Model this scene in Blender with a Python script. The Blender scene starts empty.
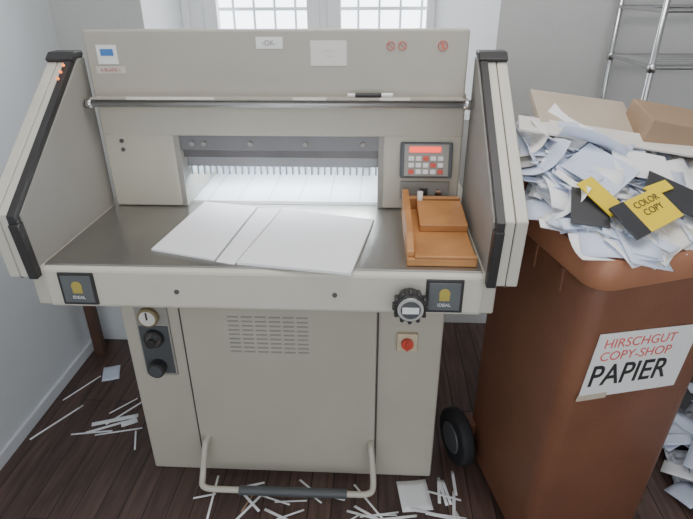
import bpy, bmesh, math, random
from mathutils import Vector, Matrix
random.seed(7)
# ------------------------------------------------------------------ helpers
def mat(name,col,rough=.5,metal=0,var=.06,scale=6,bump=0,bscale=80,emis=0,coat=0):
    m=bpy.data.materials.new(name); m.use_nodes=True; nt=m.node_tree; b=nt.nodes['Principled BSDF']
    b.inputs['Roughness'].default_value=rough; b.inputs['Metallic'].default_value=metal
    b.inputs['Coat Weight'].default_value=coat
    tc=nt.nodes.new('ShaderNodeTexCoord'); n=nt.nodes.new('ShaderNodeTexNoise')
    n.inputs['Scale'].default_value=scale; n.inputs['Detail'].default_value=5
    nt.links.new(tc.outputs['Object'],n.inputs['Vector'])
    r=nt.nodes.new('ShaderNodeValToRGB'); r.color_ramp.elements[0].position=.3; r.color_ramp.elements[1].position=.7
    r.color_ramp.elements[0].color=[max(0,c*(1-var)) for c in col]+[1]; r.color_ramp.elements[1].color=[min(1,c*(1+var)) for c in col]+[1]
    nt.links.new(n.outputs['Fac'],r.inputs['Fac']); nt.links.new(r.outputs['Color'],b.inputs['Base Color'])
    if emis:
        nt.links.new(r.outputs['Color'],b.inputs['Emission Color']); b.inputs['Emission Strength'].default_value=emis
    if bump:
        n2=nt.nodes.new('ShaderNodeTexNoise'); n2.inputs['Scale'].default_value=bscale; n2.inputs['Detail'].default_value=4
        nt.links.new(tc.outputs['Object'],n2.inputs['Vector'])
        bp=nt.nodes.new('ShaderNodeBump'); bp.inputs['Strength'].default_value=bump; bp.inputs['Distance'].default_value=.01
        nt.links.new(n2.outputs['Fac'],bp.inputs['Height']); nt.links.new(bp.outputs['Normal'],b.inputs['Normal'])
    return m
def obj(name,verts,faces,m,parent=None,bevel=0,smooth=False,mats=None,mi=None):
    me=bpy.data.meshes.new(name); me.from_pydata([tuple(v) for v in verts],[],faces)
    for mm in (mats or [m]): me.materials.append(mm)
    if mi:
        for p,i in zip(me.polygons,mi): p.material_index=i
    bm=bmesh.new(); bm.from_mesh(me)
    if mats is None: bmesh.ops.recalc_face_normals(bm,faces=bm.faces)
    bm.to_mesh(me); bm.free()
    if smooth:
        for p in me.polygons: p.use_smooth=True
    o=bpy.data.objects.new(name,me); bpy.context.collection.objects.link(o)
    if parent: o.parent=parent
    if bevel:
        b=o.modifiers.new('bev','BEVEL'); b.width=bevel; b.segments=3; b.limit_method='ANGLE'; b.angle_limit=math.radians(40)
    return o
BF=[(0,1,2,3),(7,6,5,4),(0,4,5,1),(1,5,6,2),(2,6,7,3),(3,7,4,0)]
def box(name,x0,x1,y0,y1,z0,z1,m,parent=None,bevel=.002,M=None):
    v=[Vector(p) for p in [(x0,y0,z0),(x1,y0,z0),(x1,y1,z0),(x0,y1,z0),(x0,y0,z1),(x1,y0,z1),(x1,y1,z1),(x0,y1,z1)]]
    if M: v=[M@p for p in v]
    return obj(name,v,BF,m,parent,bevel)
def prismx(name,poly,x0,x1,m,parent=None,bevel=.002):
    n=len(poly); v=[(x0,a,b) for a,b in poly]+[(x1,a,b) for a,b in poly]
    f=[tuple(range(n)),tuple(range(2*n-1,n-1,-1))]+[(i,(i+1)%n,(i+1)%n+n,i+n) for i in range(n)]
    return obj(name,v,f,m,parent,bevel)
def cyl(name,p0,p1,r,m,parent=None,seg=28,r1=None,bevel=0,smooth=True):
    p0=Vector(p0);p1=Vector(p1);d=(p1-p0).normalized(); a=d.orthogonal().normalized(); b=d.cross(a)
    r1=r if r1 is None else r1; v=[];f=[]
    for p,rr in ((p0,r),(p1,r1)):
        for i in range(seg):
            t=2*math.pi*i/seg; v.append(p+(a*math.cos(t)+b*math.sin(t))*rr)
    f=[(i,(i+1)%seg,(i+1)%seg+seg,i+seg) for i in range(seg)]+[tuple(range(seg))[::-1],tuple(range(seg,2*seg))]
    o=obj(name,v,f,m,parent,bevel)
    for p in o.data.polygons[:seg]: p.use_smooth=True
    return o
def tube(name,pts,r,m,parent=None,cyc=False,fillet=0,res=6):
    c=bpy.data.curves.new(name,'CURVE'); c.dimensions='3D'; c.bevel_depth=r; c.bevel_resolution=res; c.use_fill_caps=True
    P=[Vector(p) for p in pts]
    if fillet:
        Q=[P[0]]
        for i in range(1,len(P)-1):
            a=(P[i-1]-P[i]); b=(P[i+1]-P[i]); fa=min(fillet,a.length*.45); fb=min(fillet,b.length*.45)
            s=P[i]+a.normalized()*fa; e=P[i]+b.normalized()*fb
            for k in range(7):
                t=k/6; Q.append(s*(1-t)**2+P[i]*2*t*(1-t)+e*t*t)
        Q.append(P[-1]); P=Q
    s=c.splines.new('POLY'); s.points.add(len(P)-1)
    for q,p in zip(s.points,P): q.co=(*p,1)
    s.use_cyclic_u=cyc
    o=bpy.data.objects.new(name,c); bpy.context.collection.objects.link(o)
    dg=bpy.context.evaluated_depsgraph_get(); me=bpy.data.meshes.new_from_object(o.evaluated_get(dg))
    bpy.data.objects.remove(o); me.materials.clear(); me.materials.append(m)
    for p in me.polygons: p.use_smooth=True
    o=bpy.data.objects.new(name,me); bpy.context.collection.objects.link(o)
    if parent: o.parent=parent
    return o
def text(name,s,size,M,m,parent,align='CENTER',sx=1,bold=0):
    c=bpy.data.curves.new(name,'FONT'); c.body=s; c.size=size; c.align_x=align; c.align_y='CENTER'; c.extrude=.0004; c.offset=bold
    o=bpy.data.objects.new(name,c); bpy.context.collection.objects.link(o)
    dg=bpy.context.evaluated_depsgraph_get(); me=bpy.data.meshes.new_from_object(o.evaluated_get(dg))
    bpy.data.objects.remove(o); me.transform(M@Matrix.Diagonal((sx,1,1,1))); me.materials.clear(); me.materials.append(m)
    o=bpy.data.objects.new(name,me); bpy.context.collection.objects.link(o); o.parent=parent
    return o
def empty(name):
    e=bpy.data.objects.new(name,None); bpy.context.collection.objects.link(e); return e
FRONT=lambda x,y,z: Matrix.Translation((x,y,z))@Matrix.Rotation(math.pi/2,4,'X')
# ------------------------------------------------------------------ materials
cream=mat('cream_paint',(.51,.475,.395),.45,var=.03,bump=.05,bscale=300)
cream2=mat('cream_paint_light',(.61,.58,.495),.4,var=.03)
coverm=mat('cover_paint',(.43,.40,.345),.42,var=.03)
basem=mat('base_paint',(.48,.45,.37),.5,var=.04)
greyp=mat('grey_panel',(.32,.305,.275),.5,var=.04)
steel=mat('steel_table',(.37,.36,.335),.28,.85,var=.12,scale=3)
steelr=mat('rear_table_steel_lit',(.84,.88,.92),.4,.2,var=.03)  # table steel whitened: the bright light in the throat is put into its colour
steell=mat('steel_bright',(.72,.75,.78),.35,.4,var=.08)
clampm=mat('clamp_steel',(.33,.33,.34),.4,.5,var=.1)
fingm=mat('comb_grey',(.48,.53,.60),.5,.1,var=.05)
darkst=mat('dark_steel',(.15,.14,.14),.4,.6,var=.2)
chrome=mat('chrome',(.6,.6,.6),.2,1,var=.05)
black=mat('black_plastic',(.032,.030,.030),.45,var=.1)
dgrey=mat('dark_grey_plastic',(.085,.09,.095),.4,var=.1)
badgem=mat('badge_grey',(.12,.13,.135),.35,var=.1)
seam=mat('panel_gap',(.09,.08,.07),.8)
white=mat('white_label',(.8,.8,.78),.5,var=.02)
paperm=mat('white_paper',(.91,.91,.93),.6,var=.01)
paper2=mat('bluish_paper',(.66,.72,.86),.6,var=.05)
paper3=mat('cream_paper',(.74,.71,.66),.6,var=.05)
printed=mat('printed_paper',(.40,.41,.45),.6,var=.7,scale=60)
yellow=mat('yellow_wrapper',(.85,.62,.03),.4,var=.05)
blackw=mat('black_wrapper',(.045,.045,.05),.35,var=.1)
card=mat('cardboard',(.36,.24,.15),.7,var=.08)
card2=mat('pale_cardboard',(.50,.42,.33),.7,var=.06)
red=mat('red_plastic',(.62,.08,.05),.4,var=.05)
redl=mat('red_display',(1,.08,.05),.4,emis=1.5)
orl=mat('orange_led',(1,.22,.05),.4,emis=2)
blue=mat('blue_print',(.06,.2,.5),.5)
gold=mat('gold_print',(.45,.36,.08),.5)
woodb=mat('beech_wood',(.48,.22,.075),.42,var=.18,scale=12)
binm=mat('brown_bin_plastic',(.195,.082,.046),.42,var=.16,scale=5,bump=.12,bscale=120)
binr=mat('brown_bin_rim_lit',(.36,.155,.082),.42,var=.08)  # bin plastic made lighter, the highlight on the rim is in the colour
rubber=mat('rubber',(.02,.02,.022),.7)
frame=mat('window_frame_paint',(.82,.84,.86),.4,var=.02)
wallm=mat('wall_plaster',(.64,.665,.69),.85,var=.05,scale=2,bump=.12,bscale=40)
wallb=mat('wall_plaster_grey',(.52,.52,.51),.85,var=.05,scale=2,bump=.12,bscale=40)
barm=mat('window_bars',(.55,.59,.63),.6)
lampm=mat('lamp_tube',(.85,.93,1),.5,emis=70,var=0)
# floor: dark laminate planks
fm=bpy.data.materials.new('dark_plank_floor'); fm.use_nodes=True; nt=fm.node_tree; b=nt.nodes['Principled BSDF']
tc=nt.nodes.new('ShaderNodeTexCoord'); mp=nt.nodes.new('ShaderNodeMapping'); mp.inputs['Rotation'].default_value=(0,0,math.radians(90))
br=nt.nodes.new('ShaderNodeTexBrick'); br.inputs['Color1'].default_value=(.125,.080,.066,1); br.inputs['Color2'].default_value=(.072,.046,.041,1)
br.inputs['Mortar'].default_value=(.02,.014,.014,1); br.inputs['Scale'].default_value=1; br.inputs['Brick Width'].default_value=1.1
br.inputs['Row Height'].default_value=.075; br.inputs['Mortar Size'].default_value=.002; br.inputs['Bias'].default_value=-.1
mp2=nt.nodes.new('ShaderNodeMapping'); mp2.inputs['Scale'].default_value=(40,3,1)
nz=nt.nodes.new('ShaderNodeTexNoise'); nz.inputs['Scale'].default_value=1.5; nz.inputs['Detail'].default_value=8
mx=nt.nodes.new('ShaderNodeMix'); mx.data_type='RGBA'; mx.blend_type='MULTIPLY'; mx.inputs[0].default_value=.8
rp=nt.nodes.new('ShaderNodeValToRGB'); rp.color_ramp.elements[0].color=(.45,.42,.4,1); rp.color_ramp.elements[1].color=(1.4,1.3,1.3,1); rp.color_ramp.elements[0].position=.3; rp.color_ramp.elements[1].position=.7
L=nt.links.new
L(tc.outputs['Object'],mp.inputs['Vector']); L(mp.outputs['Vector'],br.inputs['Vector']); L(tc.outputs['Object'],mp2.inputs['Vector']); L(mp2.outputs['Vector'],nz.inputs['Vector'])
L(nz.outputs['Fac'],rp.inputs['Fac']); L(br.outputs['Color'],mx.inputs[6]); L(rp.outputs['Color'],mx.inputs[7]); L(mx.outputs[2],b.inputs['Base Color'])
b.inputs['Roughness'].default_value=.38
# ------------------------------------------------------------------ room
box('floor',-1.03,2.4,-2.6,1.2,-.1,0,fm,bevel=0)
box('wall_left',-1.13,-1.03,-2.6,1.2,0,2.7,wallm,bevel=0)
box('wall_right',2.4,2.5,-2.6,1.2,0,2.7,wallb,bevel=0)
box('ceiling',-1.13,2.5,-2.6,1.6,2.7,2.8,mat('ceiling_paint',(.75,.75,.75),.9),bevel=0)
wb=empty('wall_back')
box('wall_part_left',-1.13,-.66,1.2,1.6,0,2.7,wallb,wb,0)
box('wall_part_right',.74,2.5,1.2,1.6,0,2.7,wallb,wb,0)
box('wall_part_low',-.66,.74,1.2,1.6,0,1.0,wallb,wb,0)
box('wall_part_high',-.66,.74,1.2,1.6,2.35,2.7,wallb,wb,0)
obj('reveal_left',[(-.66,1.2,1),(-.60,1.5,1),(-.60,1.6,1),(-.66,1.6,1),(-.66,1.2,2.35),(-.60,1.5,2.35),(-.60,1.6,2.35),(-.66,1.6,2.35)],BF,frame,wb)
obj('reveal_right',[(.74,1.2,1),(.74,1.6,1),(.52,1.6,1),(.52,1.5,1),(.74,1.2,2.35),(.74,1.6,2.35),(.52,1.6,2.35),(.52,1.5,2.35)],BF,frame,wb)
box('baseboard_left',-1.03,-1.015,-2.6,1.2,0,.05,wallm,bevel=.003)
box('baseboard_back',-1.015,2.4,1.185,1.2,0,.07,frame,bevel=.003)
w=empty('window_1')
for i,(a,c) in enumerate([(-.60,-.565),(-.50,-.44),(-.04,.015),(.05,.11),(.485,.52)]): box('stile_%d'%i,a,c,1.49,1.54,1.0,2.35,frame,w,.004)
box('mullion',-.04,.11,1.505,1.53,1.0,2.35,frame,w,.004)
box('left_panel',-.57,-.48,1.51,1.53,1.0,2.35,frame,w,.002)
box('rail_low',-.6,.52,1.49,1.54,1.0,1.07,frame,w,.004); box('rail_top',-.6,.52,1.49,1.54,2.28,2.35,frame,w,.004)
gr=empty('window_grille')
for i in range(14):
    x=-.62+i*.1; cyl('bar_%d'%i,(x,1.72,.9),(x,1.72,2.5),.006,barm,gr,10)
for i in range(4): box('crossbar_%d'%i,-.72,.82,1.71,1.73,.9+i*.5,.915+i*.5,barm,gr,0)
# ------------------------------------------------------------------ paper cutting machine
mc=empty('paper_cutting_machine')
B=lambda n,*a,**k: box(n,*a[:6],a[6],mc,*(a[7:]),**k)
B('base_cabinet',-.48,.48,.22,.88,.0,.80,basem,.008)
B('door',-.295,.285,.208,.222,.02,.80,basem,.004)
B('door_gap_left',-.301,-.296,.214,.2215,.02,.8,seam,0); B('door_gap_right',.286,.291,.214,.2215,.02,.8,seam,0)
B('under_table_beam',-.46,.46,.12,.5,.74,.80,basem,.004)  # plain beam below the table, same paint as the base
for r in range(9):
    z=.515+r*.0155
    for k in range(6):
        x=-.155+k*.041; B('vent_%d_%d'%(r,k),x,x+.033,.2065,.2095,z,z+.005,greyp,0)
B('gauge_plate',-.435,-.335,.212,.222,.415,.72,greyp,.003)
def dial(n,x,z,r,d,m1,m2):
    cyl(n+'_bezel',(x,.213,z),(x,.213-d,z),r,m1,mc,bevel=.002); cyl(n+'_face',(x,.213-d,z),(x,.2125-d-.001,z),r*.78,m2,mc)
dial('pressure_gauge',-.39,.635,.031,.018,mat('gauge_brass',(.30,.24,.13),.4,.5),paper3); B('gauge_needle',-.392,-.388,.19,.193,.633,.657,black,0)
dial('pressure_knob',-.385,.56,.029,.02,black,chrome); dial('lock_knob',-.388,.455,.026,.035,black,dgrey)
cyl('pressure_knob_core',(-.385,.2,.56),(-.385,.17,.56),.015,black,mc,bevel=.002)
B('knob_plate',-.43,-.34,.209,.213,.425,.60,dgrey,.002)
B('switch_plate',.345,.405,.205,.222,.535,.595,mat('switch_yellow',(.62,.52,.36),.5),.003)
cyl('main_switch',(.375,.206,.565),(.375,.192,.565),.018,red,mc,bevel=.002); B('switch_grip',.3715,.3785,.184,.194,.549,.581,red,.002)
cp=mat('pedal_cream',(.58,.54,.45),.4)
tube('foot_pedal_tube',[(-.27,.215,.165),(-.27,.175,.165),(-.28,.14,.06),(-.275,.10,.045),(.28,.10,.045),(.285,.14,.06),(.275,.175,.165),(.275,.215,.165)],.010,cp,mc,fillet=.04)
tube('pedal_grip',[(-.15,.10,.045),(.2,.10,.045)],.015,dgrey,mc)
# table and apron
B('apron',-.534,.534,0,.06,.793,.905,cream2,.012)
B('table_underside',-.525,.525,.05,.42,.80,.895,cream,.004)
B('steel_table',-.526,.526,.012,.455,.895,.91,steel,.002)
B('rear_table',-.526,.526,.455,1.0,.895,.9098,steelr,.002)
B('side_trim_left',-.56,-.526,.0,.88,.80,.909,cream,.006); B('side_trim_right',.526,.56,.0,.88,.80,.909,cream,.006)
for s,x in (('left',-.448),('right',.44)):
    B('badge_frame_'+s,x-.044,x+.044,-.005,.003,.805,.893,black,.002); B('badge_'+s,x-.037,x+.037,-.0065,0,.812,.886,badgem,.001)
    cyl('badge_logo_'+s,(x,-.006,.858),(x,-.0085,.858),.013,gold,mc); B('badge_window_'+s,x-.012,x+.012,-.008,-.006,.839,.853,gold,0)
    text('badge_text_'+s,'IDEAL',.012,FRONT(x,-.0075,.827),white,mc)
for x in (-.205,.18): cyl('apron_screw',(x,.001,.845),(x,-.003,.845),.006,darkst,mc)
cyl('handwheel_hub',(.358,0,.842),(.358,-.03,.842),.028,black,mc,bevel=.003)
cyl('handwheel',(.358,-.025,.842),(.358,-.055,.842),.037,black,mc,36,.034,bevel=.004)
for i in range(12):
    a=i*math.pi/6; x=.358+.037*math.cos(a); z=.842+.037*math.sin(a); cyl('wheel_rib_%d'%i,(x,-.027,z),(x,-.052,z),.005,black,mc,10)
cyl('handwheel_ring',(.358,-.05,.842),(.358,-.057,.842),.030,mat('handwheel_silver',(.6,.6,.58),.3,.5),mc,36)
cyl('handwheel_cap',(.358,-.055,.842),(.358,-.059,.842),.023,dgrey,mc); B('wheel_mark',.339,.377,-.061,-.058,.834,.850,white,0)
# head columns and beam
B('column_left',-.514,-.31,.40,.95,.911,1.13,cream,.006); B('column_right',.295,.514,.40,.95,.911,1.13,cream,.006)
B('head_beam',-.514,.514,.40,.95,1.125,1.245,cream,.006)
B('throat_side_left',-.311,-.295,.405,.95,.911,1.125,greyp,0); B('throat_side_right',.28,.296,.405,.95,.911,1.125,greyp,0)
B('blade_carrier',-.31,.295,.415,.45,1.08,1.124,mat('carrier_grey',(.20,.195,.20),.4,.4),.002)
B('blade',-.295,.28,.43,.447,1.055,1.082,darkst,.001)
for i,x in enumerate((-.26,-.225,-.09,.07,.235)): cyl('blade_bolt_%d'%i,(x,.416,1.1),(x,.408,1.1),.007,greyp,mc,bevel=.001)
B('clamp',-.295,.28,.455,.50,1.02,1.06,clampm,.002)
for i in range(30):
    x=-.288+i*.0193; B('clamp_finger_%d'%i,x,x+.005,.455,.48,.995,1.021,fingm,0)
B('throat_roof',-.31,.295,.50,.95,1.035,1.045,white,0)
tube('throat_lamp',[(-.27,.56,1.024),(.26,.56,1.024)],.009,lampm,mc)
B('backgauge',-.27,.255,.80,.83,.912,.975,steell,.002)
for i in range(9): B('backgauge_slot_%d'%i,-.25+i*.06,-.245+i*.06,.796,.8,.915,.97,greyp,0)
for i in range(6): B('table_slot_%d'%i,-.25+i*.095,-.2475+i*.095,.46,.78,.9095,.9104,fingm,0)
B('cut_strip',-.29,.275,.425,.44,.9095,.9112,greyp,0)
# cover, rail
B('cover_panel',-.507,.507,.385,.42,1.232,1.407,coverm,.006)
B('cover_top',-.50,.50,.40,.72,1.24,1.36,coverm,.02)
prismx('rail_ledge',[(.345,1.236),(.345,1.243),(.35,1.238),(.386,1.238),(.386,1.232)],-.50,.50,coverm,mc,.001)
cyl('rail',(-.525,.362,1.222),(.525,.362,1.222),.0085,mat('rail_steel',(.5,.5,.49),.35,.7),mc)
for x in (-.512,.512): cyl('rail_end',(x-.01,.362,1.222),(x+.01,.362,1.222),.0125,chrome,mc); B('rail_bracket',x-.006,x+.006,.362,.41,1.212,1.232,greyp,.001)
for x0,x1,m in ((-.40,-.16,paper3),(.05,.14,paper3),(.28,.36,paper3)): B('rail_label',x0,x1,.343,.3455,1.2365,1.2435,m,0)
tube('marker_pen',[(.215,.365,1.246),(.285,.365,1.246)],.006,black,mc); tube('marker_tip',[(.195,.365,1.246),(.215,.365,1.246)],.005,white,mc)
tube('marker_cap',[(.285,.365,1.246),(.315,.365,1.246)],.0062,white,mc)
def label(n,x0,x1,z0,z1,m): return B(n,x0,x1,.3838,.3855,z0,z1,m,0)
label('sticker_blue',-.475,-.42,1.322,1.37,white); B('sticker_blue_print',-.465,-.43,.383,.384,1.343,1.36,blue,0)
label('sticker_red_text',-.485,-.405,1.298,1.316,mat('faded_label',(.6,.54,.5),.5)); text('sticker_text','A.BLADE-1',.012,FRONT(-.445,.3832,1.307),mat('faded_red',(.5,.16,.12),.6),mc)
label('sticker_mid',-.045,.025,1.36,1.389,white); text('mid_text','-OK-',.018,FRONT(-.01,.3832,1.374),greyp,mc)
label('sticker_note',.097,.192,1.318,1.38,paper3); text('note_text','- - - -\n- - -',.014,FRONT(.145,.3832,1.35),greyp,mc)
fred=mat('warning_red',(.62,.16,.12),.5)
def ring(n,x,z,r):
    tube(n,[(x+r*math.cos(a*math.pi/12),.3835,z+r*math.sin(a*math.pi/12)) for a in range(24)],.0012,fred,mc,cyc=True,res=2)
    tube(n+'_bar',[(x-r*.7,.3835,z+r*.7),(x+r*.7,.3835,z-r*.7)],.001,fred,mc,res=2)
ring('warning_a',.306,1.367,.010); ring('warning_b',.336,1.367,.010); ring('warning_c',.44,1.367,.012)
B('warning_c_core',.436,.444,.3825,.384,1.36,1.374,fred,0)
# control panel
cpM=Matrix.Translation((.415,.392,1.063))@Matrix.Rotation(math.radians(-12),4,'X')
box('control_housing',-.073,.073,-.012,.03,-.05,.05,dgrey,mc,.004,cpM)
box('control_face',-.062,.062,-.0135,-.01,-.044,.044,greyp,mc,.001,cpM)
box('control_display',-.048,.04,-.0155,-.012,.022,.038,redl,mc,.001,cpM)
for i in range(5):
    for j in range(3): box('key_%d_%d'%(i,j),-.05+i*.0205,-.035+i*.0205,-.0165,-.012,-.038+j*.0185,-.0255+j*.0185,white if (i+j)%4 else red,mc,.001,cpM)
B('lock_plate',.345,.487,.394,.402,.945,.998,greyp,.002); B('lock_switch',.40,.425,.388,.396,.958,.978,black,.002); cyl('lock_key',(.455,.395,.968),(.455,.385,.968),.009,chrome,mc)
cyl('column_screw_a',(-.46,.4,1.11),(-.46,.396,1.11),.006,darkst,mc)
cyl('column_screw_b',(-.46,.4,1.085),(-.46,.396,1.085),.006,darkst,mc)
# safety light guards
prof=[(.42,1.335),(.385,1.335),(-.015,1.045),(.0,.90),(.42,.90)]
BL=[(.42,1.35),(.375,1.35),(-.035,1.05),(-.018,.885),(.03,.885),(.018,1.035),(.40,1.318),(.42,1.318)]
for s,sg in (('left',-1),('right',1)):
    X=lambda a: sg*a
    def px(n,poly,a,c,m,bv=.002): return prismx('guard_%s_%s'%(s,n),poly,min(X(a),X(c)),max(X(a),X(c)),m,mc,bv)
    px('panel',prof,.53,.545,greyp,.001)
    px('inner_black',BL,.534,.552,black,.001)
    P2=[(.42,1.345),(.38,1.345),(-.03,1.052),(-.015,.885),(.42,.885)]
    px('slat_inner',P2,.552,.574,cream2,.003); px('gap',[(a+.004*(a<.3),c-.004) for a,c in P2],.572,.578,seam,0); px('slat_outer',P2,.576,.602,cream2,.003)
    px('top_cap',[(.42,1.354),(.372,1.354),(.35,1.338),(.36,1.328),(.40,1.34),(.42,1.34)],.531,.603,black,.003)
    if s=='left':
        for k in range(3): cyl('guard_led_%d'%k,(-.543,.33-k*.02,1.3245-k*.0138),(-.543,.326-k*.02,1.3285-k*.0138),.0035,orl,mc,12)
    px('bottom_cap',[(-.038,1.03),(-.02,.882),(.035,.882),(.02,1.03)],.531,.553,black,.003)
# ------------------------------------------------------------------ cut paper on table
def slab(name,poly,z0,z1,m,parent=None):
    n=len(poly); v=[(x,y,z0) for x,y in poly]+[(x,y,z1) for x,y in poly]
    return obj(name,v,[tuple(range(n))[::-1],tuple(range(n,2*n))]+[(i,(i+1)%n,(i+1)%n+n,i+n) for i in range(n)],m,parent)
ps=empty('paper_sheets')
slab('sheet_left',[(-.29,.09),(-.114,.037),(-.080,.394),(-.25,.43)],.9105,.9155,paperm,ps)
slab('sheet_middle',[(-.110,.034),(-.062,.020),(-.007,.38),(-.076,.391)],.9105,.9125,paperm,ps)
slab('sheet_right',[(-.056,.022),(.22,-.022),(.27,.30),(.001,.378)],.9105,.917,paperm,ps)
# ------------------------------------------------------------------ wooden jogging block
wj=empty('wooden_jogging_block')
box('base_board',.35,.515,.03,.37,.9105,.930,woodb,wj,.003)
prismx('left_wall',[(.04,.930),(.04,.945),(.10,.970),(.37,.985),(.37,.930)],.35,.368,woodb,wj,.003)
box('front_bar',.368,.515,.03,.045,.930,.938,woodb,wj,.003)
prismx('wedge',[(.19,.930),(.19,.950),(.34,.962),(.34,.930)],.39,.515,woodb,wj,.003)
box('back_wall',.368,.515,.352,.37,.930,.965,woodb,wj,.003)
cyl('peg',(.40,.345,.930),(.40,.345,.985),.008,paper3,wj)
# ------------------------------------------------------------------ wheelie bin
A0=Vector((.728,-.125,0)); ru,rv=math.radians(19),math.radians(12)
BM=Matrix(((math.cos(ru),-math.sin(rv),0,A0.x),(math.sin(ru),math.cos(rv),0,A0.y),(0,0,1,0),(0,0,0,1)))
WU,WV=.45,.55
wbn=empty('wheelie_bin')
def rr(ins,z,rad,li=0):
    pts=[];x0,x1,y0,y1=ins-li,WU-ins,ins,WV-ins; rad=max(rad,.004)
    for cx,cy,a0 in ((x1-rad,y0+rad,-90),(x1-rad,y1-rad,0),(x0+rad,y1-rad,90),(x0+rad,y0+rad,180)):
        for k in range(9):
            a=math.radians(a0+k*90/8); pts.append(BM@Vector((cx+rad*math.cos(a),cy+rad*math.sin(a),z)))
    return pts
def loft(name,secs,m,parent,closed_ends=True,smooth=True):
    v=[];f=[];n=len(secs[0])
    for s in secs: v+=s
    for k in range(len(secs)-1):
        for i in range(n): f.append((k*n+i,k*n+(i+1)%n,(k+1)*n+(i+1)%n,(k+1)*n+i))
    if closed_ends: f.append(tuple(range(n))[::-1]); f.append(tuple(range((len(secs)-1)*n,len(secs)*n)))
    o=obj(name,v,f,m,parent)
    if smooth:
        for p in o.data.polygons[:-2]: p.use_smooth=True
        e=o.modifiers.new('es','EDGE_SPLIT'); e.split_angle=math.radians(35)
    return o
INB,INT=.045,.018
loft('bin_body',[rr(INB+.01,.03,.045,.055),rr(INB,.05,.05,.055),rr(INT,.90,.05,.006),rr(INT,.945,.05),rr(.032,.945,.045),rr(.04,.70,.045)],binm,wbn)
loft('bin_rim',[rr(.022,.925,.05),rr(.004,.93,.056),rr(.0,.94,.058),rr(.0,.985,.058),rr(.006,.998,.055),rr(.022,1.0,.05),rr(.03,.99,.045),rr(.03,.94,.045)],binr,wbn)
for k,v0 in enumerate((.14,.27,.40)): box('side_rib_%d'%k,.008,.026,v0-.008,v0+.008,.86,.925,binm,wbn,.004,BM)
box('front_foot',.10,.36,.05,.09,0,.04,binm,wbn,.006,BM)
for s,u0 in (('left',-.083),('right',.41)):
    c0=BM@Vector((u0,.47,.1)); c1=BM@Vector((u0+.045,.47,.1)); d=(c1-c0).normalized()
    cyl('wheel_tyre_'+s,c0,c1,.1,rubber,wbn,40,bevel=.012); cyl('wheel_hub_'+s,c0-d*.006,c1+d*.006,.055,dgrey,wbn,30,bevel=.004)
ax0=BM@Vector((-.06,.47,.1)); ax1=BM@Vector((.41,.47,.1)); cyl('axle',ax0,ax1,.014,darkst,wbn)
box('axle_bracket',-.035,.02,.44,.50,.08,.17,binm,wbn,.006,BM)
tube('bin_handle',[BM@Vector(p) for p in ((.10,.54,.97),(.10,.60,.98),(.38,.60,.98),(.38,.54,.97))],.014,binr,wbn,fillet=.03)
box('bin_lid_open',.08,.44,.615,.64,.50,.97,binm,wbn,.012,BM)
tilt=math.atan((INB-INT)/.85)
yy=lambda z: INT+(.90-z)/.85*(INB-INT)
SM=BM@Matrix.Translation((.18,yy(.71)-.003,.71))@Matrix.Rotation(tilt,4,'X')@Matrix.Rotation(math.radians(5),4,'Y')
box('sign_sheet',-.13,.16,-.001,.001,-.098,.088,white,wbn,0,SM)
TM=SM@Matrix.Translation((0,-.0015,0))@Matrix.Rotation(math.pi/2,4,'X')
signred=mat('sign_red',(.72,.12,.1),.6)
text('sign_line_1','HIRSCHGUT',.036,TM@Matrix.Translation((-.11,.058,0)),signred,wbn,'LEFT',1.05)
text('sign_line_2','COPY-SHOP',.036,TM@Matrix.Translation((-.11,.022,0)),signred,wbn,'LEFT',1.05)
text('sign_line_3','PAPIER',.086,TM@Matrix.Translation((-.12,-.036,0)),black,wbn,'LEFT',.88,.001)
box('sign_tape',-.135,-.05,-.0025,-.001,-.104,-.088,card2,wbn,0,SM)
# ------------------------------------------------------------------ waste paper pile in bin
allm=[paperm,paper2,paper3,printed,yellow,blackw,card2,card]
def sheets(name,items,parent=None):
    v=[];f=[];mi=[]
    for (M,w,h,curl,m) in items:
        b0=len(v);n=6;ph=random.uniform(0,6)
        for i in range(n):
            for j in range(n):
                s=i/(n-1)-.5;t=j/(n-1)-.5
                z=curl*(s*s*3+math.sin(3*t+ph)*.35)*min(w,h)
                v.append(M@Vector((s*w,t*h,z)))
        for i in range(n-1):
            for j in range(n-1):
                a=b0+i*n+j; f.append((a,a+n,a+n+1,a+1)); mi.append(m)
    o=obj(name,v,f,None,parent,mats=allm,mi=mi)
    for p in o.data.polygons: p.use_smooth=True
    sd=o.modifiers.new('s','SOLIDIFY'); sd.thickness=.0012
    return o
def hgt(u,v):
    e=min(u,WU-u,v*1.3,WV-v)/.07; e=max(0,min(1,e)); e=e**.6
    return .95+e*(.035+.16*(v/WV)+.02*math.sin(u*9+.5)*(v/WV))
pile=empty('waste_paper_pile')
N=26; vv=[];ff=[]
for i in range(N):
    for j in range(N):
        u=.045+(WU-.09)*i/(N-1); q=.045+(WV-.09)*j/(N-1)
        vv.append(BM@Vector((u,q,hgt(u,q)-.01+random.uniform(-.008,.008))))
for i in range(N-1):
    for j in range(N-1): a=i*N+j; ff.append((a,a+N,a+N+1,a+1))
obj('paper_core',vv,ff,paper3,pile)
items=[]
sl=math.degrees(math.atan(.16/WV))
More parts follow.
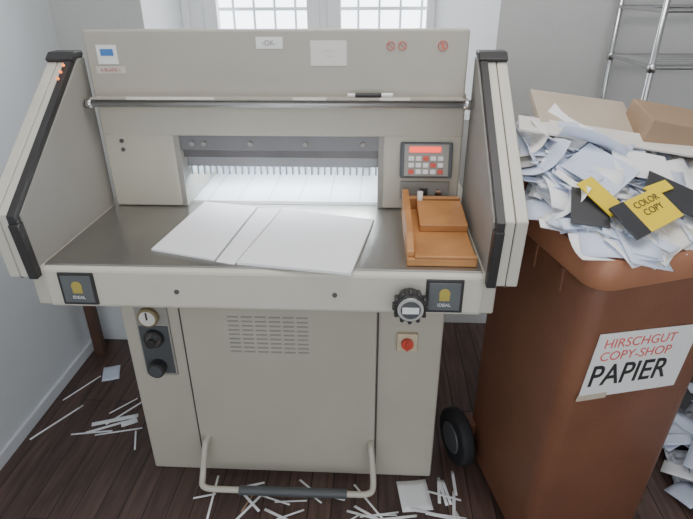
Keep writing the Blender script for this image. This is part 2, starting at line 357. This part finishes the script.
for k in range(380):
    u=random.uniform(.04,WU-.03); q=random.uniform(.05,WV-.06)
    loose=max(0,(q-.18)/.3)*max(.3,1-u/.4)
    big=random.random()
    w=random.uniform(.010,.035) if big<.5 else random.uniform(.06,.14); h=random.uniform(.10,.21)
    M=BM@Matrix.Translation((u,q,hgt(u,q)+random.uniform(-.005,.02+.025*loose)))@Matrix.Rotation(math.radians(sl)+random.gauss(0,.11+.15*loose),4,'X')@Matrix.Rotation(random.gauss(0,.12+.2*loose),4,'Y')@Matrix.Rotation(random.gauss(.9,.8),4,'Z')
    m=random.choices([0,1,2,3],[8,7,2,1])[0]
    items.append((M,w,h,random.uniform(-.12,.16+.3*loose),m))
sheets('loose_sheets',items,pile)
def place(u,q,dz,rz,rx,ry): return BM@Matrix.Translation((u,q,hgt(min(max(u,.1),WU-.1),min(max(q,.1),WV-.1))+dz))@Matrix.Rotation(math.radians(rx),4,'X')@Matrix.Rotation(math.radians(ry),4,'Y')@Matrix.Rotation(math.radians(rz),4,'Z')
def pack(n,M,w,h,t,m1,m2,fr=.0):
    box(n,-w/2,w/2,-h/2,h/2,0,t,m1,pile,.001,M)
    if m1 is not m2: box(n+'_band',-w/2-.001,w*fr,-h/2-.001,h/2+.001,-.001,t+.0012,m2,pile,.001,M)
pack('wrapper_a',place(.050,.14,.035,-25,24,-8),.085,.11,.004,blackw,blackw)
pack('wrapper_b',place(.080,.15,.05,22,26,4),.055,.11,.004,yellow,yellow)
pack('wrapper_c',place(.155,.08,.047,18,28,3),.16,.09,.004,yellow,blackw,-.22)
text('wrapper_text','COLOR\nCOPY',.024,place(.155,.08,.0525,18,28,3)@Matrix.Translation((.02,.008,0)),blackw,pile)
pack('wrapper_d',place(.28,.13,.045,-40,24,5),.16,.10,.004,blackw,blackw)
pack('wrapper_e',place(.235,.15,.055,12,24,-2),.07,.03,.004,yellow,yellow)
pack('plain_card',place(.14,.25,.045,30,22,-4),.13,.15,.002,paper2,paper2)
pack('plain_card_b',place(.26,.25,.05,-20,22,4),.15,.11,.002,paperm,paperm)
box('big_white_board',-.26,.30,-.03,.03,0,.006,paper3,pile,.001,place(.24,.35,.06,-20,24,0))
box('carton',-.09,.14,-.07,.08,0,.065,card,pile,.003,place(.41,.37,.05,-14,12,8))
box('flat_cardboard',-.15,.14,-.05,.10,0,.02,card2,pile,.003,place(.21,.45,.045,-12,24,4))
drp=[(BM@Matrix.Translation((.02,.22,1.05))@Matrix.Rotation(math.radians(-35),4,'Y'),.12,.13,.2,0),
(BM@Matrix.Translation((.43,.04,1.01))@Matrix.Rotation(math.radians(25),4,'X')@Matrix.Rotation(-.6,4,'Z'),.02,.16,.1,0),
(BM@Matrix.Translation((.10,.04,1.005))@Matrix.Rotation(math.radians(25),4,'X')@Matrix.Rotation(.3,4,'Z'),.10,.09,.2,0),
(BM@Matrix.Translation((.30,.04,1.01))@Matrix.Rotation(math.radians(20),4,'X')@Matrix.Rotation(-.3,4,'Z'),.12,.08,.2,1),
(BM@Matrix.Translation((.03,.36,1.10))@Matrix.Rotation(math.radians(-30),4,'Y'),.14,.15,.3,1),
(BM@Matrix.Translation((.04,.44,1.13))@Matrix.Rotation(math.radians(-40),4,'Y'),.10,.14,.3,2),
(BM@Matrix.Translation((.10,.40,1.16))@Matrix.Rotation(math.radians(35),4,'X')@Matrix.Rotation(.5,4,'Z'),.10,.14,.5,0),
(BM@Matrix.Translation((.16,.34,1.14))@Matrix.Rotation(math.radians(15),4,'Y')@Matrix.Rotation(1.2,4,'Z'),.08,.18,.5,1)]
sheets('drooping_sheets',drp,pile)
# ------------------------------------------------------------------ wire shelving unit
sh=empty('wire_shelving_unit')
X0,X1,Y0,Y1=1.17,2.07,.80,1.15
for i,(x,y) in enumerate(((X0,Y0),(X0,Y1),(X1,Y0),(X1,Y1))):
    cyl('post_%d'%i,(x,y,0),(x,y,1.95),.010,chrome,sh)
for k,z in enumerate((.15,.55,.90,1.26,1.43,1.9)):
    for y in (Y0,Y1): tube('rim_%d'%k,[(X0,y,z),(X1,y,z)],.007,chrome,sh)
    for x in (X0,X1): tube('side_%d'%k,[(x,Y0,z),(x,Y1,z)],.007,chrome,sh)
    if k==4: continue
    vv=[];ff=[]
    for i in range(6):
        y=Y0+.05+i*.05
        b0=len(vv); r=.002
        vv+=[(X0,y-r,z),(X1,y-r,z),(X1,y+r,z),(X0,y+r,z),(X0,y-r,z+.004),(X1,y-r,z+.004),(X1,y+r,z+.004),(X0,y+r,z+.004)]
        ff+=[tuple(b0+q for q in F) for F in BF]
    obj('wires_%d'%k,vv,ff,chrome,sh)
    for x in (X0,X1):
        for y in (Y0,Y1): cyl('collar_%d'%k,(x,y,z-.015),(x,y,z+.012),.014,chrome,sh,16)
# ------------------------------------------------------------------ paper heap on floor by bin
items=[]
for k in range(90):
    x=random.uniform(1.30,1.75); y=random.uniform(-.05,.62)
    M=Matrix.Translation((x,y,.02+random.uniform(0,.10)*max(0,1-abs(x-1.5)/.4)))@Matrix.Rotation(random.uniform(0,6.28),4,'Z')@Matrix.Rotation(random.gauss(0,.12),4,'X')
    items.append((M,random.uniform(.04,.15),random.uniform(.08,.2),random.uniform(-.1,.1),random.choices([0,1,3,5],[3,3,5,3])[0]))
sheets('waste_paper_heap',items)
# ------------------------------------------------------------------ scraps on floor
items=[]
def scrap(x,y,w,h,rz,m=0,z=.003,c=.02): items.append((Matrix.Translation((x,y,z))@Matrix.Rotation(math.radians(rz),4,'Z'),w,h,c,m))
def rs(n,x0,x1):
    for k in range(n):
        h=random.uniform(.06,.18); a=random.gauss(85,32); ext=h/2*abs(math.cos(math.radians(a)))+.012
        scrap(random.uniform(x0,x1),random.uniform(.02,.205-ext),random.uniform(.004,.009),h,a,z=random.uniform(.002,.01))
rs(12,-.30,.12); rs(13,.1,.58)
for (x,y,w,h,a) in ((-.72,.44,.02,.17,-70),(-.74,.40,.012,.14,-62),(-.70,.48,.008,.16,-35),(-.66,.43,.03,.06,-60),(-.68,.38,.007,.17,-75),(-.78,.37,.007,.15,-80),(-.72,.52,.006,.12,-40),(-.94,.42,.008,.22,-30),(-.94,.62,.006,.18,-28),(-.6,.34,.006,.1,20)): scrap(x,y,w,h,a)
scrap(.42,.14,.10,.12,8); scrap(-.12,.10,.005,.10,-20,7)
for k in range(7): scrap(random.uniform(.50,.57),random.uniform(.02,.20),.010,random.uniform(.08,.14),random.gauss(8,10),z=.004)
scrap(-.86,.72,.07,.10,20,1); scrap(-.7,.84,.05,.1,30,7)
sheets('paper_scraps',items)
wp=mat('dark_wood',(.09,.045,.03),.5,var=.2)
box('wooden_plank',-.995,-.95,.85,.88,0,.62,wp,None,.003)
box('white_box',-1.01,-.62,.97,1.17,0,.34,mat('white_box_paint',(.72,.75,.78),.5,var=.03),None,.006)
# ------------------------------------------------------------------ light : bright sky outside the window (+Y), dimmer room side (-Y)
W=bpy.data.worlds.new('w'); bpy.context.scene.world=W; W.use_nodes=True
nt=W.node_tree; bg=nt.nodes['Background']
tc=nt.nodes.new('ShaderNodeTexCoord'); sp=nt.nodes.new('ShaderNodeSeparateXYZ'); mr=nt.nodes.new('ShaderNodeMapRange')
mr.inputs['From Min'].default_value=-.3; mr.inputs['From Max'].default_value=.5; mr.inputs['To Min'].default_value=1.9; mr.inputs['To Max'].default_value=6.5
nt.links.new(tc.outputs['Generated'],sp.inputs[0]); nt.links.new(sp.outputs['Y'],mr.inputs['Value']); nt.links.new(mr.outputs[0],bg.inputs[1])
bg.inputs[0].default_value=(.90,.95,1,1)
def area(name,loc,rot,sx,sy,e,col):
    l=bpy.data.lights.new(name,'AREA'); l.shape='RECTANGLE'; l.size=sx; l.size_y=sy; l.energy=e; l.color=col
    o=bpy.data.objects.new(name,l); bpy.context.collection.objects.link(o); o.location=loc; o.rotation_euler=rot; return o
cl=area('ceiling_fill',(.5,-.1,2.66),(0,0,0),1.6,.8,24,(1,.97,.94))  # added fill light under the ceiling, out of view
# ------------------------------------------------------------------ camera (fitted)
cx,cy,cz,yaw,pit,rol,f=.2695,-1.1256,1.5086,.0540,.4667,-.0067,545.47
fw=Vector((-math.sin(yaw)*math.cos(pit),math.cos(yaw)*math.cos(pit),-math.sin(pit)))
r=fw.cross(Vector((0,0,1))).normalized(); u=r.cross(fw)
R=r*math.cos(rol)+u*math.sin(rol); U=-r*math.sin(rol)+u*math.cos(rol)
cam=bpy.data.cameras.new('camera'); co=bpy.data.objects.new('camera',cam); bpy.context.collection.objects.link(co)
cam.sensor_width=36; cam.lens=f/693*36; cam.clip_start=.02
co.matrix_world=Matrix(((R.x,U.x,-fw.x,cx),(R.y,U.y,-fw.y,cy),(R.z,U.z,-fw.z,cz),(0,0,0,1)))
bpy.context.scene.camera=co
